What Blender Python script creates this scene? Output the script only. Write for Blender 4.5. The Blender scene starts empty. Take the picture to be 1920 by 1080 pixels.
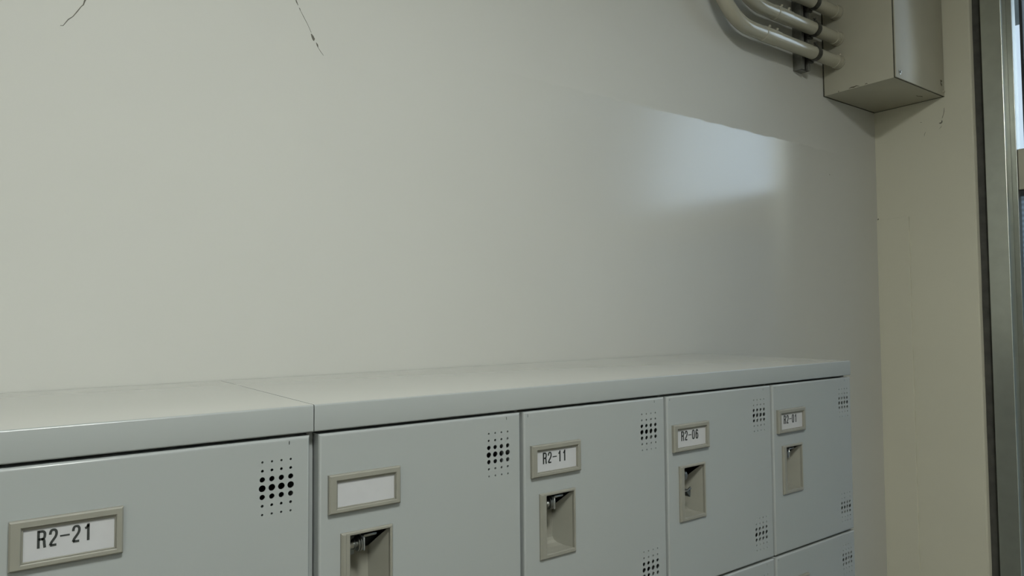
import bpy, bmesh, math, random
from mathutils import Vector, Matrix, noise

random.seed(4)
S = bpy.context.scene
COL = S.collection
PI = math.pi

# ------------------------------------------------------------------ frame of the place
# x runs along the locker fronts to the right, y runs from the locker fronts into the wall, z up.
ZT = 1.51            # height of the locker tops above the floor
W = 0.26             # pitch of the locker columns
D = 0.3645           # back wall behind the locker fronts
G = 0.8566           # right hand wall
CEIL = ZT + 1.26
XL, YB = -3.6, -3.3  # left wall, wall behind the camera

# ------------------------------------------------------------------ camera
cam_d = bpy.data.cameras.new('camera')
cam = bpy.data.objects.new('camera', cam_d)
COL.objects.link(cam)
yaw, pitch, roll = 0.63468, 0.04135, -0.00853
Fv = Vector((math.sin(yaw) * math.cos(pitch), math.cos(yaw) * math.cos(pitch), math.sin(pitch)))
R0 = Fv.cross(Vector((0, 0, 1))).normalized()
U0 = R0.cross(Fv)
Rv = R0 * math.cos(roll) + U0 * math.sin(roll)
Uv = -R0 * math.sin(roll) + U0 * math.cos(roll)
m = Matrix.Identity(4)
for r in range(3):
    m[r][0], m[r][1], m[r][2] = Rv[r], Uv[r], -Fv[r]
m.translation = Vector((-1.30339, -0.69583, 0.08648 + ZT))
cam.matrix_world = m
cam_d.sensor_width = 36.0
cam_d.lens = 1324.96 * 36.0 / 1920.0
cam_d.clip_start = 0.02
S.camera = cam

# ------------------------------------------------------------------ sky outside the glazed door
LAMP = 111.0           # ceiling lamp emission
SKY = 0.85            # daylight
world = bpy.data.worlds.new('sky')
S.world = world
world.use_nodes = True
nt = world.node_tree
nt.nodes.clear()
out = nt.nodes.new('ShaderNodeOutputWorld')
bg = nt.nodes.new('ShaderNodeBackground')
tc = nt.nodes.new('ShaderNodeTexCoord')
sp = nt.nodes.new('ShaderNodeSeparateXYZ')
cr = nt.nodes.new('ShaderNodeValToRGB')
cr.color_ramp.elements[0].position = 0.44
cr.color_ramp.elements[0].color = (0.16, 0.17, 0.15, 1)
cr.color_ramp.elements[1].position = 0.53
cr.color_ramp.elements[1].color = (0.66, 0.84, 1.0, 1)
mr = nt.nodes.new('ShaderNodeMapRange')
mr.inputs['From Min'].default_value = -1
mr.inputs['From Max'].default_value = 1
nt.links.new(tc.outputs['Generated'], sp.inputs[0])
nt.links.new(sp.outputs['Z'], mr.inputs['Value'])
nt.links.new(mr.outputs[0], cr.inputs[0])
nt.links.new(cr.outputs[0], bg.inputs['Color'])
glow = nt.nodes.new('ShaderNodeMapRange')     # the sky is brightest away from the wall, over the street
glow.inputs['From Min'].default_value = 0.25
glow.inputs['From Max'].default_value = -0.25
glow.inputs['To Min'].default_value = SKY
glow.inputs['To Max'].default_value = SKY * 4.1
nt.links.new(sp.outputs['Y'], glow.inputs['Value'])
nt.links.new(glow.outputs[0], bg.inputs['Strength'])
nt.links.new(bg.outputs[0], out.inputs[0])

vs = S.view_settings
vs.view_transform = 'Standard'
vs.look = 'None'
vs.gamma = 1.0
vs.use_curve_mapping = False
vs.exposure = 0.12


# ------------------------------------------------------------------ materials
def principled(name, color, rough=0.5, metal=0.0, spec=0.5, nscale=0.0, namt=0.0, bump=0.0, bscale=60.0, coat=0.0):
    mt = bpy.data.materials.new(name)
    mt.use_nodes = True
    n = mt.node_tree
    b = n.nodes['Principled BSDF']
    b.inputs['Base Color'].default_value = (*color, 1)
    b.inputs['Roughness'].default_value = rough
    b.inputs['Metallic'].default_value = metal
    b.inputs['Specular IOR Level'].default_value = spec
    b.inputs['Coat Weight'].default_value = coat
    tcn = n.nodes.new('ShaderNodeTexCoord')
    if namt > 0:
        nz = n.nodes.new('ShaderNodeTexNoise')
        nz.inputs['Scale'].default_value = nscale
        nz.inputs['Detail'].default_value = 4
        rp = n.nodes.new('ShaderNodeValToRGB')
        rp.color_ramp.elements[0].color = tuple(c * (1 - namt) for c in color) + (1,)
        rp.color_ramp.elements[1].color = tuple(min(1, c * (1 + namt)) for c in color) + (1,)
        rp.color_ramp.elements[0].position = 0.3
        rp.color_ramp.elements[1].position = 0.7
        n.links.new(tcn.outputs['Object'], nz.inputs['Vector'])
        n.links.new(nz.outputs['Fac'], rp.inputs[0])
        n.links.new(rp.outputs[0], b.inputs['Base Color'])
    if bump > 0:
        nb = n.nodes.new('ShaderNodeTexNoise')
        nb.inputs['Scale'].default_value = bscale
        nb.inputs['Detail'].default_value = 3
        bp = n.nodes.new('ShaderNodeBump')
        bp.inputs['Strength'].default_value = bump
        bp.inputs['Distance'].default_value = 0.002
        n.links.new(tcn.outputs['Object'], nb.inputs['Vector'])
        n.links.new(nb.outputs['Fac'], bp.inputs['Height'])
        n.links.new(bp.outputs[0], b.inputs['Normal'])
    return mt


CREAM = (0.474, 0.474, 0.437)


def wall_paint(color=CREAM):
    """cream paint: a glossy coat up to a hand brushed line, a duller coat above it"""
    mt = principled('wall_paint', color, 0.4, spec=0.5, nscale=1.6, namt=0.025)
    n = mt.node_tree
    b = n.nodes['Principled BSDF']
    geo = n.nodes.new('ShaderNodeNewGeometry')
    sx = n.nodes.new('ShaderNodeSeparateXYZ')
    n.links.new(geo.outputs['Position'], sx.inputs[0])
    nz = n.nodes.new('ShaderNodeTexNoise')
    nz.inputs['Scale'].default_value = 22
    nz.inputs['Detail'].default_value = 3
    n.links.new(geo.outputs['Position'], nz.inputs['Vector'])
    ma = n.nodes.new('ShaderNodeMath')
    ma.operation = 'MULTIPLY_ADD'
    ma.inputs[1].default_value = 0.016
    n.links.new(nz.outputs['Fac'], ma.inputs[0])
    n.links.new(sx.outputs['Z'], ma.inputs[2])
    gt = n.nodes.new('ShaderNodeMapRange')
    gt.inputs['From Min'].default_value = ZT + 0.553
    gt.inputs['From Max'].default_value = ZT + 0.556
    gt.inputs['To Min'].default_value = 1.0
    gt.inputs['To Max'].default_value = 0.0
    n.links.new(ma.outputs[0], gt.inputs['Value'])
    gx = n.nodes.new('ShaderNodeMapRange')          # the gloss runs out towards the left and ends at the corner
    gx.interpolation_type = 'SMOOTHSTEP'
    gx.inputs['From Min'].default_value = -0.75
    gx.inputs['From Max'].default_value = -0.05
    n.links.new(sx.outputs['X'], gx.inputs['Value'])
    gc = n.nodes.new('ShaderNodeMapRange')
    gc.interpolation_type = 'SMOOTHSTEP'
    gc.inputs['From Min'].default_value = 0.40
    gc.inputs['From Max'].default_value = 0.72
    gc.inputs['To Min'].default_value = 1.0
    gc.inputs['To Max'].default_value = 0.0
    n.links.new(sx.outputs['X'], gc.inputs['Value'])
    m1 = n.nodes.new('ShaderNodeMath')
    m1.operation = 'MULTIPLY'
    n.links.new(gt.outputs[0], m1.inputs[0])
    n.links.new(gx.outputs[0], m1.inputs[1])
    m2 = n.nodes.new('ShaderNodeMath')
    m2.operation = 'MULTIPLY'
    n.links.new(m1.outputs[0], m2.inputs[0])
    n.links.new(gc.outputs[0], m2.inputs[1])
    b.inputs['Roughness'].default_value = 0.62
    b.inputs['Specular IOR Level'].default_value = 0.22
    b.inputs['Coat Roughness'].default_value = 0.17
    b.inputs['Coat IOR'].default_value = 1.6
    n.links.new(m2.outputs[0], b.inputs['Coat Weight'])
    nb = n.nodes.new('ShaderNodeTexNoise')
    nb.inputs['Scale'].default_value = 7
    nb.inputs['Detail'].default_value = 4
    n.links.new(geo.outputs['Position'], nb.inputs['Vector'])
    bp = n.nodes.new('ShaderNodeBump')
    bp.inputs['Strength'].default_value = 0.25
    bp.inputs['Distance'].default_value = 0.004
    n.links.new(nb.outputs['Fac'], bp.inputs['Height'])
    n.links.new(bp.outputs[0], b.inputs['Normal'])
    return mt


def glass(name, tint=(1, 1, 1)):
    mt = bpy.data.materials.new(name)
    mt.use_nodes = True
    n = mt.node_tree
    n.nodes.clear()
    o = n.nodes.new('ShaderNodeOutputMaterial')
    tr = n.nodes.new('ShaderNodeBsdfTransparent')
    tr.inputs[0].default_value = (*tint, 1)
    gl = n.nodes.new('ShaderNodeBsdfGlossy')
    gl.inputs['Roughness'].default_value = 0.02
    fr = n.nodes.new('ShaderNodeFresnel')
    fr.inputs[0].default_value = 1.45
    mx = n.nodes.new('ShaderNodeMixShader')
    n.links.new(fr.outputs[0], mx.inputs[0])
    n.links.new(tr.outputs[0], mx.inputs[1])
    n.links.new(gl.outputs[0], mx.inputs[2])
    n.links.new(mx.outputs[0], o.inputs[0])
    return mt


def frosted(name):
    """figured glass with fine horizontal ribs"""
    mt = bpy.data.materials.new(name)
    mt.use_nodes = True
    n = mt.node_tree
    n.nodes.clear()
    o = n.nodes.new('ShaderNodeOutputMaterial')
    tl = n.nodes.new('ShaderNodeBsdfTranslucent')
    df = n.nodes.new('ShaderNodeBsdfPrincipled')
    df.inputs['Base Color'].default_value = (0.35, 0.38, 0.4, 1)
    df.inputs['Roughness'].default_value = 0.3
    tcn = n.nodes.new('ShaderNodeTexCoord')
    wv = n.nodes.new('ShaderNodeTexWave')
    wv.bands_direction = 'Z'
    wv.inputs['Scale'].default_value = 22
    wv.inputs['Distortion'].default_value = 1.5
    rp = n.nodes.new('ShaderNodeValToRGB')
    rp.color_ramp.elements[0].color = (0.32, 0.36, 0.40, 1)
    rp.color_ramp.elements[1].color = (0.55, 0.62, 0.68, 1)
    mx = n.nodes.new('ShaderNodeMixShader')
    mx.inputs[0].default_value = 0.25
    n.links.new(tcn.outputs['Object'], wv.inputs['Vector'])
    n.links.new(wv.outputs['Fac'], rp.inputs[0])
    n.links.new(rp.outputs[0], tl.inputs[0])
    n.links.new(tl.outputs[0], mx.inputs[1])
    n.links.new(df.outputs[0], mx.inputs[2])
    n.links.new(mx.outputs[0], o.inputs[0])
    return mt


def emitter(name, color, strength):
    mt = bpy.data.materials.new(name)
    mt.use_nodes = True
    n = mt.node_tree
    b = n.nodes['Principled BSDF']
    b.inputs['Base Color'].default_value = (0.8, 0.8, 0.8, 1)
    b.inputs['Emission Color'].default_value = (*color, 1)
    b.inputs['Emission Strength'].default_value = strength
    return mt


M = dict(
    wall=wall_paint(),
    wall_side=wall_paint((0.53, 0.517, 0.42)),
    cream=principled('cream_gloss_paint', (0.385, 0.37, 0.295), 0.34, spec=0.5, nscale=9, namt=0.04, bump=0.08, bscale=40),
    pipe=principled('cream_pipe_paint', (0.36, 0.345, 0.275), 0.13, spec=0.7, nscale=12, namt=0.04),
    crack=principled('crack_dirt', (0.11, 0.105, 0.085), 0.9, nscale=60, namt=0.3),
    floor=principled('vinyl_floor', (0.31, 0.27, 0.20), 0.4, nscale=14, namt=0.12),
    ceiling=principled('ceiling_board', (0.62, 0.61, 0.56), 0.9, nscale=40, namt=0.06),
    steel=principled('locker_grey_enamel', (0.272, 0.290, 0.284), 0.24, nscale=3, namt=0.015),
    steel_top=principled('locker_top_painted_sheen', (0.42, 0.42, 0.39), 0.11, spec=0.7, nscale=3, namt=0.015),  # locker grey lightened to put the top's bright reflection into the colour
    inner=principled('locker_inside_enamel', (0.22, 0.235, 0.225), 0.6, nscale=5, namt=0.03),
    plastic=principled('beige_grey_plastic', (0.20, 0.197, 0.165), 0.42, nscale=60, namt=0.03),
    card=principled('white_card', (0.37, 0.375, 0.378), 0.75, nscale=80, namt=0.02),
    ink=principled('black_print', (0.02, 0.024, 0.022), 0.6, nscale=80, namt=0.05),
    latch=principled('nickel_plate', (0.42, 0.43, 0.42), 0.28, metal=1.0, nscale=120, namt=0.08),
    latch_dark=principled('dull_zinc_and_shade', (0.085, 0.095, 0.09), 0.5, metal=0.5, nscale=90, namt=0.12),
    keeper=principled('grey_zinc_plate', (0.28, 0.31, 0.31), 0.45, metal=0.3, nscale=90, namt=0.1),
    strut=principled('dull_galvanized_steel', (0.19, 0.19, 0.17), 0.42, metal=0.6, nscale=50, namt=0.25),
    clamp=principled('dark_steel_clamp', (0.055, 0.055, 0.048), 0.4, metal=0.5, nscale=50, namt=0.25),
    rust=principled('rust_chip', (0.05, 0.042, 0.028), 0.9, nscale=150, namt=0.4),
    gasket=principled('dark_joint', (0.055, 0.053, 0.04), 0.85, nscale=40, namt=0.3),
    sealant=principled('dark_sealant', (0.045, 0.044, 0.036), 0.75, nscale=30, namt=0.3, bump=0.3, bscale=80),
    alu=principled('anodized_aluminium', (0.50, 0.52, 0.46), 0.32, metal=0.85, nscale=30, namt=0.05),
    alu2=principled('aluminium_stop', (0.25, 0.26, 0.235), 0.3, metal=0.7, nscale=30, namt=0.05),
    rubber=principled('black_rubber', (0.02, 0.025, 0.03), 0.6, nscale=30, namt=0.1),
    glass=glass('clear_glass'),
    frost=frosted('ribbed_glass'),
    lamp=emitter('lamp_diffuser', (0.965, 1.0, 0.96), LAMP),
    lampbody=principled('lamp_housing', (0.7, 0.7, 0.68), 0.5, nscale=20, namt=0.03),
    concrete=principled('painted_eave', (0.22, 0.29, 0.37), 0.8, nscale=6, namt=0.15),
)


# ------------------------------------------------------------------ helpers
def link(name, me, mats, parent=None, smooth=False):
    me.name = name
    for q in (mats if isinstance(mats, (list, tuple)) else [mats]):
        me.materials.append(q)
    if smooth:
        for p in me.polygons:
            p.use_smooth = True
    o = bpy.data.objects.new(name, me)
    COL.objects.link(o)
    if parent is not None:
        o.parent = parent
    return o


def build(name, bm, mats, parent=None, smooth=False):
    me = bpy.data.meshes.new(name)
    bmesh.ops.recalc_face_normals(bm, faces=bm.faces[:])
    bm.to_mesh(me)
    bm.free()
    return link(name, me, mats, parent, smooth)


def auto_smooth(o, deg=35):
    me = o.data
    for p in me.polygons:
        p.use_smooth = True
    bm = bmesh.new()
    bm.from_mesh(me)
    for e in bm.edges:
        if len(e.link_faces) == 2 and e.calc_face_angle(0) > math.radians(deg):
            e.smooth = False
    bm.to_mesh(me)
    bm.free()
    return o


def box(bm, x0, x1, y0, y1, z0, z1, bev=0.0, seg=2, mi=0):
    r = bmesh.ops.create_cube(bm, size=1)
    vs_ = r['verts']
    for v in vs_:
        v.co = Vector(((x0 + x1) / 2 + v.co.x * (x1 - x0), (y0 + y1) / 2 + v.co.y * (y1 - y0), (z0 + z1) / 2 + v.co.z * (z1 - z0)))
    fs = set(f for v in vs_ for f in v.link_faces)
    for f in fs:
        f.material_index = mi
    if bev > 0:
        es = list(set(e for v in vs_ for e in v.link_edges))
        bmesh.ops.bevel(bm, geom=es, offset=bev, segments=seg, affect='EDGES', profile=0.5)


def tube(bm, pts, rad, seg=20, caps=True, mi=0):
    """sweep a circle along pts; rad a number or a list"""
    pts = [Vector(p) for p in pts]
    rings = []
    up = None
    for i, p in enumerate(pts):
        if i == 0:
            t = pts[1] - pts[0]
        elif i == len(pts) - 1:
            t = pts[-1] - pts[-2]
        else:
            t = (pts[i + 1] - p).normalized() + (p - pts[i - 1]).normalized()
        t.normalize()
        if up is None:
            a = Vector((0, 1, 0)) if abs(t.y) < 0.9 else Vector((1, 0, 0))
            up = (a - t * a.dot(t)).normalized()
        else:
            up = (up - t * up.dot(t)).normalized()
        b = t.cross(up)
        rr = rad[i] if isinstance(rad, (list, tuple)) else rad
        rings.append([bm.verts.new(p + (up * math.cos(2 * PI * k / seg) + b * math.sin(2 * PI * k / seg)) * rr) for k in range(seg)])
    for a, b in zip(rings, rings[1:]):
        for k in range(seg):
            f = bm.faces.new((a[k], a[(k + 1) % seg], b[(k + 1) % seg], b[k]))
            f.material_index = mi
    if caps:
        bm.faces.new(rings[0][::-1]).material_index = mi
        bm.faces.new(rings[-1]).material_index = mi


def prism(bm, poly, axis, a0, a1, mi=0):
    """extrude a closed 2D polygon; axis 'x': poly (y,z), 'y': poly (x,z), 'z': poly (x,y)"""
    def mk(p, a):
        if axis == 'x':
            return (a, p[0], p[1])
        if axis == 'y':
            return (p[0], a, p[1])
        return (p[0], p[1], a)
    v0 = [bm.verts.new(mk(p, a0)) for p in poly]
    v1 = [bm.verts.new(mk(p, a1)) for p in poly]
    n = len(poly)
    bm.faces.new(v0).material_index = mi
    bm.faces.new(v1[::-1]).material_index = mi
    for i in range(n):
        bm.faces.new((v0[i], v1[i], v1[(i + 1) % n], v0[(i + 1) % n])).material_index = mi


def empty(name, loc=(0, 0, 0)):
    o = bpy.data.objects.new(name, None)
    o.empty_display_size = 0.05
    COL.objects.link(o)
    o.location = loc
    return o


def tag(o, label, cat, group=None):
    o['label'] = label
    o['category'] = cat
    if group:
        o['group'] = group
    return o


def struct(o):
    o['kind'] = 'structure'
    return o


def ribbon(bm, pts, widths, place, mi=1, thick=0.0004):
    """thin irregular raised strip (a crack, a chip); pts in the 2D of a surface, place(u, v, height) -> xyz"""
    L, Rr = [], []
    n = len(pts)
    for i, (u, v) in enumerate(pts):
        a = pts[max(0, i - 1)]
        b = pts[min(n - 1, i + 1)]
        dx, dy = b[0] - a[0], b[1] - a[1]
        l = math.hypot(dx, dy) or 1
        w = widths[i] / 2
        L.append((u - dy / l * w, v + dx / l * w))
        Rr.append((u + dy / l * w, v - dx / l * w))
    loop = L + Rr[::-1]
    top = [bm.verts.new(place(u, v, thick)) for u, v in loop]
    bot = [bm.verts.new(place(u, v, -0.0002)) for u, v in loop]
    k = len(loop)
    for i in range(n - 1):
        bm.faces.new((top[i], top[i + 1], top[k - 2 - i], top[k - 1 - i])).material_index = mi
    for i in range(k):
        bm.faces.new((top[i], bot[i], bot[(i + 1) % k], top[(i + 1) % k])).material_index = mi


# ------------------------------------------------------------------ the room
bm = bmesh.new()
box(bm, XL - 0.1, G + 0.12, D, D + 0.12, -0.05, CEIL + 0.05)
onback = lambda u, v, h: (u, D - h, v + ZT)
ribbon(bm, [(-1.207, .515), (-1.2125, .505), (-1.214, .499), (-1.2165, .496)], [.0012, .0018, .0012, .0007], onback)
ribbon(bm, [(-1.2165, .496), (-1.221, .488), (-1.2255, .4805), (-1.2305, .4755), (-1.236, .466), (-1.239, .4655)], [.0008, .0011, .0008, .0010, .0006, .0004], onback)
ribbon(bm, [(-.934, .582), (-.932, .577), (-.9295, .572)], [.001, .0016, .0006], onback)
ribbon(bm, [(-.9275, .5685), (-.926, .565)], [.0011, .0007], onback)
ribbon(bm, [(-.926, .565), (-.920, .555), (-.914, .545), (-.9085, .534)], [.0003, .0005, .0003, .0004], onback)
ribbon(bm, [(-.9085, .532), (-.9065, .5285), (-.9045, .5245), (-.9045, .522)], [.0012, .0036, .0042, .0012], onback)
ribbon(bm, [(-.9005, .520), (-.8985, .5165), (-.8975, .513)], [.0006, .0024, .0008], onback)
ribbon(bm, [(-.8975, .513), (-.893, .507), (-.8885, .502)], [.0003, .0006, .0003], onback)
ribbon(bm, [(.592, .482), (.5935, .479)], [.0012, .0008], onback)
struct(build('wall_back', bm, [M['wall'], M['crack']]))

# right wall: from the corner to the glazed door, its free edge rounded off
bm = bmesh.new()
ye = 0.101
prism(bm, [(G, D), (G, ye), (G + 0.003, ye - 0.003), (G + 0.016, ye - 0.0065), (G + 0.12, ye - 0.0065), (G + 0.12, D)], 'z', -0.05, CEIL + 0.05)
onright = lambda u, v, h: (G - h, u, v + ZT)
ribbon(bm, [(.1685, .668), (.169, .658), (.1715, .648), (.1745, .640)], [.0005, .0012, .0008, .0013], onright)
ribbon(bm, [(.1755, .634), (.1755, .629), (.1785, .6265), (.183, .6272)], [.0015, .0036, .0042, .0016], onright)
ribbon(bm, [(.177, .619), (.179, .614), (.183, .6115)], [.0004, .0008, .0004], onright)
ribbon(bm, [(.2195, .610), (.223, .604), (.2235, .598)], [.0004, .0009, .0004], onright)
ribbon(bm, [(.229, .640), (.233, .641)], [.0007, .0011], onright)
ribbon(bm, [(.3605, .3755), (.3635, .371)], [.0022, .0035], onright)
struct(build('wall_right', bm, [M['wall_side'], M['crack']]))
# the stretch of wall beyond the door opening
bm = bmesh.new()
box(bm, G, G + 0.12, YB - 0.1, -1.56, -0.05, CEIL + 0.05)
box(bm, G, G + 0.12, -1.5605, ye - 0.007, ZT + 1.16, CEIL + 0.05)
struct(build('wall_right_far', bm, M['wall_side']))
bm = bmesh.new()
box(bm, XL - 0.1, XL, YB - 0.1, D, -0.05, CEIL + 0.05)
struct(build('wall_left', bm, M['wall']))
bm = bmesh.new()
box(bm, XL - 0.1, G + 0.12, YB - 0.1, YB, -0.05, CEIL + 0.05)
struct(build('wall_front', bm, M['wall']))
bm = bmesh.new()
box(bm, XL - 0.1, G + 0.12, YB - 0.1, D + 0.12, -0.1, 0)
struct(build('floor', bm, M['floor']))
bm = bmesh.new()
box(bm, XL - 0.1, G + 0.12, YB - 0.1, D + 0.12, CEIL, CEIL + 0.1)
struct(build('ceiling', bm, M['ceiling']))
# thin painted board in the corner of the right wall
bm = bmesh.new()
box(bm, G - 0.0045, G + 0.001, 0.272, D + 0.002, 0, ZT + 0.371, 0.0012, 2)
struct(build('trim_1', bm, M['wall_side']))
# dark sealant joint between wall and door frame
bm = bmesh.new()
zs = [CEIL * i / 60 for i in range(61)]
prev = None
for z in zs:
    w1 = 0.0945 + 0.0014 * noise.noise(Vector((0, 3.1, z * 9)))
    ring = [bm.verts.new(c) for c in ((G + 0.0115, w1, z), (G + 0.0155, (w1 + 0.066) / 2, z), (G + 0.0115, 0.066, z), (G + 0.05, 0.066, z), (G + 0.05, w1, z))]
    if prev:
        for k in range(5):
            bm.faces.new((prev[k], prev[(k + 1) % 5], ring[(k + 1) % 5], ring[k]))
    else:
        bm.faces.new(ring)
    prev = ring
bm.faces.new(prev)
struct(build('trim_2', bm, M['sealant']))

# ------------------------------------------------------------------ glazed entrance door in the right wall
door = struct(empty('door_1', (G, 0, 0)))
ox = G                                    # children are built in world space and moved back by the empty


def dpart(name, bm, mats, kids=None):
    o = build(name, bm, mats)
    o.parent = door
    o.matrix_parent_inverse = Matrix.Translation((-ox, 0, 0))
    return o


TB, TT = ZT + 0.414, ZT + 0.523           # transom bar
bm = bmesh.new()
box(bm, G - 0.004, G + 0.032, 0.0215, 0.070, 0, ZT + 1.15, 0.0012, 2)          # near jamb
box(bm, G - 0.004, G + 0.032, -1.55, -1.50, 0, ZT + 1.15, 0.0012, 2)           # far jamb
box(bm, G - 0.004, G + 0.032, -1.50, 0.0215, ZT + 1.10, ZT + 1.15, 0.0012, 2)  # head
dpart('door_frame', bm, M['alu'])
bm = bmesh.new()
box(bm, G + 0.0325, G + 0.058, 0.0085, 0.0600, 0, ZT + 1.10, 0.001, 2)
box(bm, G + 0.0325, G + 0.058, -1.54, -1.488, 0, ZT + 1.10, 0.001, 2)
dpart('door_stop', bm, M['alu2'])
bm = bmesh.new()
box(bm, G + 0.038, G + 0.072, -1.488, 0.0083, TB, TT, 0.0015, 2)
dpart('transom_bar', bm, M['cream'])
bm = bmesh.new()
box(bm, G + 0.045, G + 0.066, -1.488, 0.0083, TB - 0.016, TB - 0.0005)
box(bm, G + 0.045, G + 0.062, -0.012, -0.005, TT, ZT + 1.10)
box(bm, G + 0.045, G + 0.062, -0.77, -0.73, 0.25, TB - 0.016)
box(bm, G + 0.045, G + 0.062, -0.77, -0.73, TT, ZT + 1.10)
dpart('glazing_bead', bm, M['rubber'])
bm = bmesh.new()
box(bm, G + 0.052, G + 0.056, -1.49, 0.0088, TT - 0.002, ZT + 1.10)
dpart('transom_glass', bm, M['glass'])
bm = bmesh.new()
box(bm, G + 0.052, G + 0.057, -1.49, 0.0088, 0.25, TB - 0.012)
dpart('door_glass', bm, M['frost'])
bm = bmesh.new()
box(bm, G + 0.04, G + 0.066, -1.488, 0.0083, 0.01, 0.25, 0.002)
dpart('kick_panel', bm, M['alu'])

# eave outside, above the door
bm = bmesh.new()
box(bm, G + 0.125, G + 2.2, -0.55, 3.5, ZT + 1.61, ZT + 1.77, 0.01)
struct(build('trim_3', bm, M['concrete']))


# ------------------------------------------------------------------ ceiling lamps (out of the frame, they light the room)
def ceiling_light(x, y, label, sx=0.30, sy=0.30):
    t = tag(empty('ceiling_light', (x, y, CEIL)), label, 'lamp', 'ceiling lights')
    b = bmesh.new()
    box(b, -sx / 2 - 0.02, sx / 2 + 0.02, -sy / 2 - 0.02, sy / 2 + 0.02, -0.045, 0, 0.004)
    build('lamp_housing', b, M['lampbody'], t)
    b = bmesh.new()
    box(b, -sx / 2, sx / 2, -sy / 2, sy / 2, -0.058, -0.0455, 0.004)
    build('lamp_diffuser', b, M['lamp'], t)


ceiling_light(-1.18, -1.06, 'square white ceiling light nearest the lockers')
ceiling_light(-2.75, -2.40, 'square white ceiling light added as ambient fill, far from the lockers')  # unseen lamp, added only for ambient fill


# ------------------------------------------------------------------ lockers
DH = 0.2799            # door height
PITCH = 0.2834         # tier pitch
TOP = -0.0303          # top of the first door below the locker top
DT = 0.018             # door thickness
PX, PZ = 0.0144, -0.0725 - TOP + 0.0  # nameplate corner from column line / from door top
VX = 0.2130            # first vent column
VZ = (-0.0512 - TOP, -0.2415 - TOP)
HX0, HX1, HZ0, HZ1 = 0.0280, 0.0862, -0.1333 - TOP, -0.2140 - TOP   # recessed handle outer
RADII = [.0011, .0014, .0026, .0033, .0026, .0014, .0011]


def plate_with_holes(outer, holes, y0, y1):
    """flat sheet (x,z) with holes, front at y0 and back at y1, as a bmesh"""
    cu = bpy.data.curves.new('sheet', 'CURVE')
    cu.dimensions = '2D'
    cu.fill_mode = 'BOTH'
    cu.extrude = (y1 - y0) / 2
    for poly in [outer] + holes:
        s = cu.splines.new('POLY')
        s.points.add(len(poly) - 1)
        for i, (x, z) in enumerate(poly):
            s.points[i].co = (x, z, 0, 1)
        s.use_cyclic_u = True
    o = bpy.data.objects.new('sheet', cu)
    COL.objects.link(o)
    dg = bpy.context.evaluated_depsgraph_get()
    me = bpy.data.meshes.new_from_object(o.evaluated_get(dg))
    b = bmesh.new()
    b.from_mesh(me)
    for v in b.verts:
        x, z, d = v.co
        v.co = (x, (y0 + y1) / 2 - d, z)
    bpy.data.objects.remove(o)
    bpy.data.curves.remove(cu)
    bpy.data.meshes.remove(me)
    return b


def circle(cx, cz, r, n=16):
    return [(cx + r * math.cos(2 * PI * k / n), cz + r * math.sin(2 * PI * k / n)) for k in range(n)]


def door_mesh(x0, x1, tick):
    """folded sheet steel door: flat face with vent holes and lock opening, rolled edges"""
    r = 0.003
    holes = []
    for vz in VZ:
        for i in range(4):
            for j in range(7):
                holes.append(circle(VX + .00917 * i, vz - .00833 * j, RADII[j], 16))
    holes.append([(HX0 + .003, HZ1 + .003), (HX1 - .003, HZ1 + .003), (HX1 - .003, HZ0 - .003), (HX0 + .003, HZ0 - .003)])
    for cx in ((x0 + 0.0062, x1 - 0.0215) if tick else (x1 - 0.0215,)):
        holes.append([(cx, -.0066), (cx + .0009, -.0066), (cx + .0009, -.0034), (cx, -.0034)])
    ins = [(x0 + r, -DH + r), (x1 - r, -DH + r), (x1 - r, -r), (x0 + r, -r)]
    b = plate_with_holes(ins, holes, 0, 0.0012)
    prof = [(r * (1 - math.sin(a)), r * (1 - math.cos(a))) for a in [i * PI / 2 / 5 for i in range(6)]]  # (inset, y)
    prof.append((0, DT))
    loops = []
    for ins_, y in prof:
        loops.append([b.verts.new(c) for c in ((x0 + ins_, y, -DH + ins_), (x1 - ins_, y, -DH + ins_), (x1 - ins_, y, -ins_), (x0 + ins_, y, -ins_))])
    for A, B in zip(loops, loops[1:]):
        for k in range(4):
            b.faces.new((A[k], A[(k + 1) % 4], B[(k + 1) % 4], B[k]))
    bmesh.ops.remove_doubles(b, verts=b.verts[:], dist=1e-6)
    me = bpy.data.meshes.new('door')
    bmesh.ops.recalc_face_normals(b, faces=b.faces[:])
    for f in b.faces:
        f.smooth = True
    for e in b.edges:
        if len(e.link_faces) != 2 or e.calc_face_angle(0) > math.radians(30):
            e.smooth = False
    b.to_mesh(me)
    b.free()
    me.materials.append(M['steel'])
    return me


def frame_ring(b, ox0, ox1, oz0, oz1, ix0, ix1, iz0, iz1, yf, yb, bev=0.0009):
    """rectangular frame with a chamfered outer edge; z0 top, z1 bottom; front at yf, back at yb"""
    def loop(x0, x1, z0, z1, y):
        return [b.verts.new(c) for c in ((x0, y, z1), (x1, y, z1), (x1, y, z0), (x0, y, z0))]
    c = bev
    L = [loop(ox0, ox1, oz0, oz1, yb), loop(ox0, ox1, oz0, oz1, yf + c), loop(ox0 + c, ox1 - c, oz0 - c, oz1 + c, yf),
         loop(ix0 - c * .6, ix1 + c * .6, iz0 + c * .6, iz1 - c * .6, yf), loop(ix0, ix1, iz0, iz1, yf + c * .6), loop(ix0, ix1, iz0, iz1, yb)]
    for A, B in zip(L, L[1:]):
        for k in range(4):
            b.faces.new((A[k], A[(k + 1) % 4], B[(k + 1) % 4], B[k]))


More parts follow.
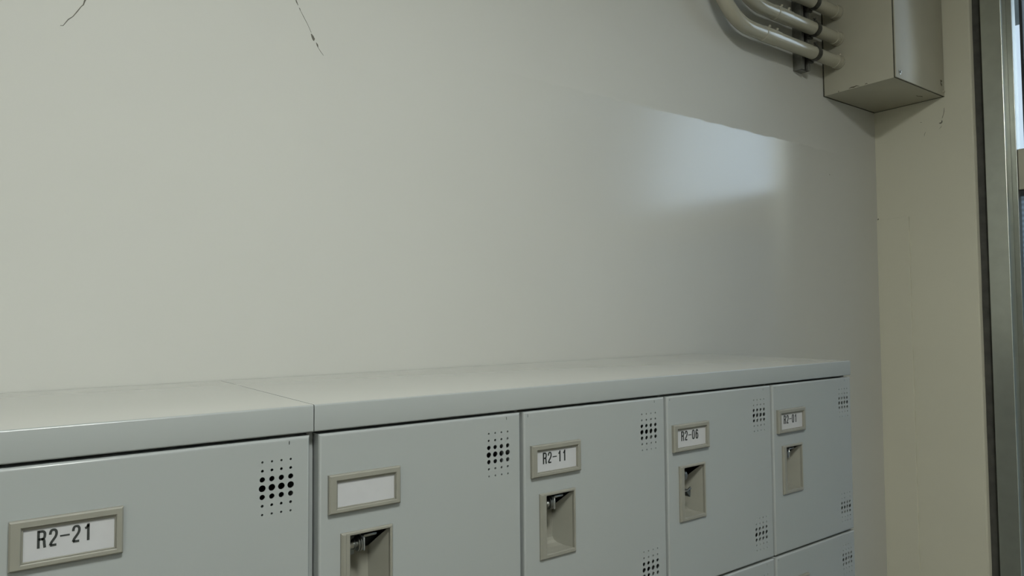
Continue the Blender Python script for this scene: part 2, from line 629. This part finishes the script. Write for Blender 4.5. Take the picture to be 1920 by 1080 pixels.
def nameplate_mesh():
    b = bmesh.new()
    ox0, ox1, oz0, oz1 = PX, PX + .0803, PZ, PZ - .0392
    frame_ring(b, ox0, ox1, oz0, oz1, PX + .0082, PX + .0748, PZ - .0062, PZ - .0345, -.0052, 0.0006, .0012)
    # inner step that holds the card
    frame_ring(b, PX + .0080, PX + .0750, PZ - .0060, PZ - .0347, PX + .0096, PX + .0738, PZ - .0083, PZ - .0335, -.0030, 0.0006, .0004)
    me = bpy.data.meshes.new('nameplate_frame')
    bmesh.ops.recalc_face_normals(b, faces=b.faces[:])
    b.to_mesh(me)
    b.free()
    me.materials.append(M['plastic'])
    return me


def card_mesh():
    b = bmesh.new()
    box(b, PX + .0094, PX + .0740, -.0016, -.0008, PZ - .0337, PZ - .0081)
    me = bpy.data.meshes.new('name_card')
    b.to_mesh(me)
    b.free()
    me.materials.append(M['card'])
    return me


def handle_mesh():
    """raised rim and scooped pocket of the recessed pull"""
    b = bmesh.new()
    ix0, ix1, iz0, iz1 = HX0 + .0098, HX1 - .0032, HZ0 - .0034, HZ1 + .0052
    frame_ring(b, HX0, HX1, HZ0, HZ1, ix0, ix1, iz0, iz1, -.0032, 0.0010, .0010)
    # second step of the rim on the left
    box(b, HX0 + .0012, HX0 + .0052, -.0042, -.0028, HZ1 + .0012, HZ0 - .0012, .0005, 1)
    dep = 0.028
    prof = [(.0010, iz0), (dep, iz0 - .024), (dep, iz1 + .013), (dep * .985, iz1 + .009), (dep * .92, iz1 + .0055), (dep * .78, iz1 + .0028), (dep * .5, iz1 + .0010), (.0010, iz1)]
    va = [b.verts.new((ix0, y, z)) for y, z in prof]
    vb = [b.verts.new((ix1 - .012 * max(0, y - .001) / dep, y, z)) for y, z in prof]
    for i in range(1, len(prof) - 1):                 # the upper wedge opens to the lock behind
        b.faces.new((va[i], va[i + 1], vb[i + 1], vb[i]))
    b.faces.new(va)
    b.faces.new(vb)
    me = bpy.data.meshes.new('recessed_handle')
    bmesh.ops.recalc_face_normals(b, faces=b.faces[:])
    b.to_mesh(me)
    b.free()
    me.materials.append(M['plastic'])
    return me


def latch_mesh(closed=False):
    """padlock latch in the pocket: boss with flange rings, turning lever with a pin, slotted keeper plate"""
    b = bmesh.new()
    hx, hz = HX0 + .0098, HZ0 - .0034
    cy, cz = .0108, hz - .0135
    f = 0 if not closed else -.0035
    tube(b, [(hx + .0035 + f, cy, cz), (hx + .0150 + f, cy, cz)], .0042, 20)
    tube(b, [(hx + .0085 + f, cy, cz), (hx + .0095 + f, cy, cz), (hx + .0105 + f, cy, cz)], [.0052, .0060, .0052], 20)
    for x, rr in ((.0122, .0080), (.0146, .0084)):
        tube(b, [(hx + x + f, cy, cz), (hx + x + .0004 + f, cy, cz), (hx + x + .0014 + f, cy, cz), (hx + x + .0018 + f, cy, cz)], [rr - .0006, rr, rr, rr - .0006], 28)
    # dark plate added behind to deepen the shade of the upper pocket, keeper plate on the left of the boss
    box(b, hx - .0020, hx + .0440, .0330, .0346, hz - .0300, hz + .0040, mi=1)
    prism(b, [(hx - .0006, hz - .0272), (hx + .0125, hz - .0255), (hx + .0125, hz - .0215), (hx + .0092, hz - .0205), (hx + .0082, hz - .0150), (hx + .0050, hz - .0118), (hx - .0006, hz - .0112)], 'y', .0165, .0180, mi=2)
    if not closed:
        # turning lever behind the flanges, its pin pointing right
        box(b, hx + .0176, hx + .0194, .0035, .0120, cz - .0070, cz + .0088, .0006, 1, mi=2)
        tube(b, [(hx + .0178, .0052, cz + .0086), (hx + .0184, .0048, cz + .0088), (hx + .0318, .0050, cz + .0090), (hx + .0326, .0050, cz + .0090)], [.0012, .0020, .0019, .0013], 14)
    else:
        # turned lever: bar across with its wedge shaped staple below
        z1 = hz - .0360
        tube(b, [(hx + .0004, .0046, z1), (hx + .0125, .0030, z1 + .0008), (hx + .0185, .0030, z1 + .0040), (hx + .0200, .0040, z1 + .0018)], [.0010, .0014, .0016, .0012], 10)
        prism(b, [(hx + .0115, z1 - .0012), (hx + .0205, z1 + .0004), (hx + .0200, z1 - .0100)], 'y', .0040, .0150, mi=1)
        prism(b, [(hx + .0003, z1 - .0030), (hx + .0030, z1 - .0030), (hx + .0075, z1 - .0170), (hx + .0012, z1 - .0150)], 'y', .0150, .0165, mi=0)
        prism(b, [(hx + .0003, z1 - .0015), (hx + .0190, z1 - .0110), (hx + .0190, z1 - .0265), (hx + .0003, z1 - .0265)], 'y', .0190, .0205, mi=1)
    me = bpy.data.meshes.new('padlock_latch')
    bmesh.ops.recalc_face_normals(b, faces=b.faces[:])
    for f in b.faces:
        f.smooth = True
    for e in b.edges:
        if len(e.link_faces) != 2 or e.calc_face_angle(0) > math.radians(40):
            e.smooth = False
    b.to_mesh(me)
    b.free()
    me.materials.append(M['latch'])
    me.materials.append(M['latch_dark'])
    me.materials.append(M['keeper'])
    return me


STROKES = {
    'R': [[(-.5, 0), (-.5, 1)], [(-.5, 1), (-.2, 1), (.08, 1), (.33, .965), (.49, .86), (.5, .74), (.46, .62), (.3, .525), (.05, .5), (-.2, .5), (-.5, .5)],
          [(-.02, .5), (.2, .485), (.36, .42), (.42, .32), (.43, .18), (.5, 0)]],
    '2': [[(-.5, .70), (-.46, .84), (-.3, .97), (0, 1.0), (.3, .97), (.48, .84), (.48, .68), (.34, .53), (.05, .37), (-.28, .2), (-.46, .04), (-.5, 0)], [(-.52, 0), (.5, 0)]],
    '0': [[(0, 0), (.3, .04), (.46, .2), (.5, .5), (.46, .8), (.3, .96), (0, 1), (-.3, .96), (-.46, .8), (-.5, .5), (-.46, .2), (-.3, .04), (0, 0)]],
    '6': [[(.46, .80), (.36, .93), (.1, 1), (-.16, .98), (-.38, .86), (-.48, .62), (-.5, .38), (-.42, .13), (-.2, .01), (.1, 0), (.36, .07), (.49, .24), (.48, .42), (.32, .57), (.08, .62), (-.2, .58), (-.4, .46), (-.49, .34)]],
    '1': [[(.14, -.06), (.14, 1.06)], [(-.42, .77), (-.2, .80), (.02, .89), (.12, 1.0)]],
}


def spline(pts, k=5):
    if len(pts) < 4:
        return pts
    o = []
    for i in range(len(pts) - 1):
        p0, p1, p2, p3 = pts[max(0, i - 1)], pts[i], pts[i + 1], pts[min(len(pts) - 1, i + 2)]
        for j in range(k):
            t = j / k
            o.append(tuple(.5 * (2 * b_ + (c_ - a_) * t + (2 * a_ - 5 * b_ + 4 * c_ - d_) * t * t + (3 * b_ - a_ - 3 * c_ + d_) * t ** 3) for a_, b_, c_, d_ in zip(p0, p1, p2, p3)))
    return o + [pts[-1]]


def lettering_mesh(text):
    b = bmesh.new()
    cell, h = .00800, .0142
    x0, ztop = PX + .0180, PZ - .0103
    yf = -.00185
    for i, ch in enumerate(text):
        cx = x0 + cell * (i + .5)
        if ch == '-':
            box(b, cx - .0034, cx + .0034, yf, -.0015, ztop - h * .53, ztop - h * .53 + .0013)
            continue
        sw = .0019
        for st in STROKES[ch]:
            pts = [(cx + u * (.0062 - sw), ztop - h + sw / 2 + v * (h - sw)) for u, v in spline(st)]
            if len(st) == 2 and ch in 'R':                   # stems run to the full height
                pts = [(pts[0][0], pts[0][1] - sw / 2), (pts[1][0], pts[1][1] + sw / 2)]
            elif ch == 'R' and st[0][1] == .5:
                pts[-1] = (pts[-1][0] + .0001, pts[-1][1] - sw / 2)
            ribbon(b, pts, [sw] * len(pts), lambda u, v, t_: (u, -.0016 - t_ * .6, v), mi=0)
    me = bpy.data.meshes.new('card_lettering')
    bmesh.ops.recalc_face_normals(b, faces=b.faces[:])
    b.to_mesh(me)
    b.free()
    me.materials.append(M['ink'])
    return me


def cap_mesh(x0, x1):
    """folded top: flat sheet with a deep front lip"""
    b = bmesh.new()
    r = .0018
    ZB = -.0272
    arc = lambda cy, cz, a0, a1: [(cy + r * math.cos(a0 + (a1 - a0) * k / 4), cz + r * math.sin(a0 + (a1 - a0) * k / 4)) for k in range(5)]
    poly = arc(r, -r, PI, PI / 2) + [(D - .0012, 0), (D - .0012, -.010), (.030, -.010), (.030, ZB)] + arc(r, ZB + r, PI * 1.5, PI)
    prism(b, poly, 'x', x0 + .0004, x1 - .0004)
    b.normal_update()
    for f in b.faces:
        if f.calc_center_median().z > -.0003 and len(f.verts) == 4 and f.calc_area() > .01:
            f.material_index = 1  # lighter colour with the sheen painted in
    return b


def body_mesh(x0, x1, lines):
    b = bmesh.new()
    t = .0016
    yf, ybk = DT + .0035, D - .0015
    zb, ztp = -ZT + .0, -.0105
    box(b, x0, x0 + t, .0295, ybk, zb, ztp)
    box(b, x1 - t, x1, .0295, ybk, zb, ztp)
    box(b, x0, x0 + .0036, .0140, .0300, zb, -.0290)
    box(b, x1 - .0028 * (x1 < -.5), x1, .0140, .0300, zb, -.0290) if x1 < -.5 else box(b, x1 - t, x1, .0140, .0300, zb, -.0290)
    box(b, x0 + t, x1 - t, ybk - t, ybk, zb, ztp)
    for xl in lines:                                  # uprights between the columns
        box(b, xl - .012, xl + .014, yf, yf + t, zb, ztp - .002)
        box(b, xl + .0013, xl + .0055, .0130, yf, zb, -.0290)
        box(b, xl - t / 2, xl + t / 2, yf + t, ybk - t, zb, ztp - .002, mi=1)
    for k in range(6):                                # shelves and their front rails
        z = TOP + .0017 - PITCH * k
        box(b, x0 + t, x1 - t, yf + .0004, yf + .0004 + t, z - .013, z + .009, mi=0)
        box(b, x0 + t, x1 - t, yf + .002, ybk - t, z - .003, z - .0014, mi=1)
    box(b, x0 + t, x1 - t, .030, ybk - t, zb, TOP - PITCH * 5 + .001)   # plinth
    return b


FRAME_ME, CARD_ME, HANDLE_ME = nameplate_mesh(), card_mesh(), handle_mesh()
LATCH_OPEN, LATCH_SHUT = latch_mesh(False), latch_mesh(True)
DOOR_ME = {}


def part(name, me, parent, loc=(0, 0, 0)):
    o = bpy.data.objects.new(name, me)
    COL.objects.link(o)
    o.parent = parent
    o.location = loc
    return o


def locker_bank(x0, x1, cols, label, dx, ends):
    t = tag(empty('locker_cabinet', ((x0 + x1) / 2, D / 2, 0)), label, 'locker', 'grey shoe lockers along the wall')
    ofs = Vector((-(x0 + x1) / 2, -D / 2, ZT))
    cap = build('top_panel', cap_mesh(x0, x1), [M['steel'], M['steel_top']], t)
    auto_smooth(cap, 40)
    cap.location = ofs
    lines = [c * W + dx - .001 for c, _ in cols[1:]]
    body = build('cabinet_body', body_mesh(x0, x1, lines), [M['steel'], M['inner']], t)
    body.location = ofs
    for c, texts in cols:
        a, z = .0048, W
        if c == ends[0]:
            a = .0050
        if c == ends[1]:
            z = W - .0064
        key = (round(a, 4), round(z, 4), c in (-3, -2, -1))
        if key not in DOOR_ME:
            DOOR_ME[key] = door_mesh(a, z, key[2])
        for k in range(5):
            txt = texts.get(k)
            d = part('door', DOOR_ME[key], t, ofs + Vector((c * W + dx, 0, TOP - PITCH * k)))
            part('nameplate_frame', FRAME_ME, d)
            cd = part('name_card', CARD_ME, d)
            if txt:
                d['label'] = 'locker door with the card ' + txt
                cd['label'] = 'white card printed ' + txt
                part('card_lettering', lettering_mesh(txt), d)
            elif texts.get('blank') == k:
                d['label'] = 'locker door with a blank white card'
            part('recessed_handle', HANDLE_ME, d)
            part('padlock_latch', LATCH_SHUT if txt == 'R2-06' else LATCH_OPEN, d)
    return t


locker_bank(-4 * W + .0001, -.0046,
            [(-4, {'blank': 0}), (-3, {0: 'R2-11'}), (-2, {0: 'R2-06'}), (-1, {0: 'R2-01'})],
            'light grey steel locker bank nearest the corner, with doors R2-01, R2-06 and R2-11', 0.0, (-4, -1))
locker_bank(-8 * W - .004, -4 * W - .0001,
            [(-8, {}), (-7, {}), (-6, {}), (-5, {0: 'R2-21'})],
            'light grey steel locker bank at the left edge, with door R2-21', -.0040, (-8, None))

# ------------------------------------------------------------------ junction box in the corner
bx0, bx1 = G - 0.2850, G - 0.0022
by0, by1 = D - 0.1990, D - 0.0028
bz0, bz1 = ZT + 0.6997, ZT + 1.15
jb = tag(empty('junction_box', ((bx0 + bx1) / 2, (by0 + by1) / 2, bz0)), 'cream painted steel junction box high in the corner above the lockers', 'electrical box')


def jpart(name, bm, mats):
    o = build(name, bm, mats)
    o.parent = jb
    o.matrix_parent_inverse = Matrix.Translation(-jb.location)
    return o


bm = bmesh.new()
box(bm, bx0, bx1, by0 + .0058, by1, bz0, bz1, .0012, 2)
auto_smooth(jpart('box_body', bm, M['cream']))
bm = bmesh.new()
box(bm, bx0 + .0002, bx1 - .0002, by0, by0 + .0032, bz0 + .0005, bz1, .0009, 2)
auto_smooth(jpart('front_cover', bm, M['cream']))
bm = bmesh.new()
box(bm, bx0 + .0004, bx1 - .0004, by0 + .0030, by0 + .0062, bz0 + .0005, bz1 - .002)
jpart('cover_gasket', bm, M['gasket'])
bm = bmesh.new()
box(bm, bx0 - .0006, G - .0002, by1 - .0005, D, bz0 - .0006, bz1 - .002)
box(bm, bx1 - .0005, G - .0002, by0 + .0012, by1 - .0006, bz0 - .0006, bz1 - .002)
jpart('backing_seal', bm, M['gasket'])


def screw(cx, cz, r, mat):
    b = bmesh.new()
    tube(b, [(cx, by0 + .0004, cz), (cx, by0 - .0012, cz), (cx, by0 - .0016, cz)], [r, r, r * .8], 20)
    tube(b, [(cx, by0 - .0014, cz), (cx, by0 - .0032, cz), (cx, by0 - .0040, cz)], [r * .62, r * .58, r * .3], 16)
    box(b, cx - r * .45, cx + r * .45, by0 - .0043, by0 - .0034, cz - .0004, cz + .0004)
    auto_smooth(jpart('cover_screw', b, mat))


screw(.5925, ZT + .7165, .0066, M['latch'])
screw(.8480, ZT + .7120, .0050, M['cream'])
bm = bmesh.new()
onfront = lambda u, v, h: (u, by0 - h, v + ZT)
ribbon(bm, [(.831, .742), (.8345, .739), (.833, .735)], [0.0020, 0.0046, 0.0026], onfront, 0)
ribbon(bm, [(.832, .7335), (.836, .730), (.837, .7255)], [0.0026, 0.0052, 0.0026], onfront, 0)
ribbon(bm, [(.8375, .743), (.8385, .738)], [0.0020, 0.0013], onfront, 0)
onunder = lambda u, v, h: (u, v, bz0 - h)
ribbon(bm, [(.779, .207), (.786, .2095), (.793, .206), (.800, .203), (.806, .2035)], [0.0008, 0.0020, 0.0016, 0.0023, 0.0010], onunder, 0)
onside = lambda u, v, h: (bx0 - h, u, v + ZT)
ribbon(bm, [(.291, .7025), (.284, .7042), (.277, .7030), (.270, .7045), (.262, .7018)], [0.0007, 0.0023, 0.0029, 0.0020, 0.0007], onside, 0)
ribbon(bm, [(.247, .7020), (.243, .7035), (.239, .7018)], [0.0007, 0.0017, 0.0007], onside, 0)
ribbon(bm, [(.321, .7010), (.319, .7035)], [0.0020, 0.0013], onside, 0)
jpart('paint_chips', bm, M['rust'])

# ------------------------------------------------------------------ conduits on a strut
PY = D - .0455
SX0, SX1 = .4236, .4610
SZ0, SZ1 = ZT + .742, ZT + 1.02
sb = tag(empty('conduit_strut', (SX0, D, SZ0)), 'dark galvanized strut channel upright on the wall behind the conduits', 'bracket')


def spart(root, name, bm, mats):
    o = build(name, bm, mats)
    o.parent = root
    o.matrix_parent_inverse = Matrix.Translation(-root.location)
    return o


bm = bmesh.new()
sd = .0275
t = .0022
prism(bm, [(SX0, D), (SX0, D - sd), (SX0 + .0105, D - sd), (SX0 + .0105, D - sd + .006), (SX0 + .0083, D - sd + .006), (SX0 + .0083, D - sd + t), (SX0 + t, D - sd + t), (SX0 + t, D - t),
           (SX1 - t, D - t), (SX1 - t, D - sd + t), (SX1 - .0083, D - sd + t), (SX1 - .0083, D - sd + .006), (SX1 - .0105, D - sd + .006), (SX1 - .0105, D - sd), (SX1, D - sd), (SX1, D)], 'z', SZ0, SZ1)
box(bm, SX0 + t, SX1 - t, D - sd + .010, D - t, SZ0, SZ0 + .002)
spart(sb, 'channel', bm, M['strut'])

ROWS = [(.783, .172, 'lowest of the three cream conduits, joining the junction box just above its lower edge'),
        (.849, .226, 'middle one of the three cream conduits running into the junction box'),
        (.922, .280, 'topmost of the three cream conduits, cut by the upper edge of the photo')]
BR = .136
for zz, xb, lab in ROWS:
    z = ZT + zz
    root = tag(empty('conduit_pipe', (xb, PY, z)), lab, 'pipe', 'cream conduits on the wall')
    r = .0172
    xs0 = xb + .040
    bm = bmesh.new()
    pts = [(bx0 + .0, PY, z), (xs0, PY, z), (xb, PY, z)]
    arc = [(xb - BR * math.sin(a), PY, z + BR * (1 - math.cos(a))) for a in [PI / 2 * k / 22 for k in range(1, 23)]]
    rise = [(xb - BR, PY, CEIL)]
    tube(bm, pts + arc + rise, r, 28)
    auto_smooth(spart(root, 'pipe', bm, M['pipe']))
    bm = bmesh.new()
    c0, c1 = xb + .046, xb + .112
    tube(bm, [(c0, PY, z), (c0 + .0006, PY, z), (c0 + .003, PY, z), (c1 - .003, PY, z), (c1 - .0006, PY, z), (c1, PY, z)], [r, r + .0010, r + .0012, r + .0012, r + .0010, r], 28)
    for q in (.016, .048):
        tube(bm, [(c0 + q, PY - .010, z + .0150), (c0 + q, PY - .0125, z + .0190), (c0 + q, PY - .0130, z + .0200)], [.0032, .0030, .0016], 12)
    auto_smooth(spart(root, 'coupling', bm, M['pipe']))
    bm = bmesh.new()
    b0 = bx0
    tube(bm, [(b0 - .0240, PY, z), (b0 - .0232, PY, z), (b0 - .0060, PY, z), (b0 - .0052, PY, z)], [r, r + .0018, r + .0018, r], 28)
    tube(bm, [(b0 - .0050, PY, z), (b0 - .0046, PY, z), (b0 - .0004, PY, z), (b0, PY, z)], [r + .001, r + .0028, r + .0028, r + .0024], 28)
    tube(bm, [(b0 - .014, PY - .012, z + .0150), (b0 - .014, PY - .0142, z + .0180)], [.003, .0024], 12)
    auto_smooth(spart(root, 'box_connector', bm, M['pipe']))
    # clamp that holds it to the strut
    bm = bmesh.new()
    xc = SX0 + .0300
    ring = [PI * .5 + PI * 2 * k / 28 for k in range(29)]
    for rr, xo in ((r + .0014, 0),):
        V = []
        for a in [PI * (-.62) + PI * 1.72 * k / 24 for k in range(25)]:
            cy, cz = -math.cos(a), math.sin(a)
            V.append([bm.verts.new((xc + dxx, PY + cy * rad, z + cz * rad)) for dxx, rad in ((-.008, r + .0002), (-.008, r + .0022), (.008, r + .0022), (.008, r + .0002))])
        for A, B in zip(V, V[1:]):
            for k in range(4):
                bm.faces.new((A[k], A[(k + 1) % 4], B[(k + 1) % 4], B[k]))
        bm.faces.new(V[0])
        bm.faces.new(V[-1][::-1])
    box(bm, xc - .007, xc + .007, PY - .006, PY + .018, z + r + .0010, z + r + .0034)
    tube(bm, [(xc, PY - .004, z + r + .0030), (xc, PY - .004, z + r + .0120)], .0032, 6)
    tube(bm, [(xc - .011, PY - .006, z + r + .0070), (xc + .011, PY - .002, z + r + .0050)], .0022, 8)
    box(bm, xc - .012, xc + .012, PY + .010, PY + .0168, z - r - .004, z - r + .010, .0006, 1)
    spart(root, 'pipe_clamp', bm, M['clamp'])
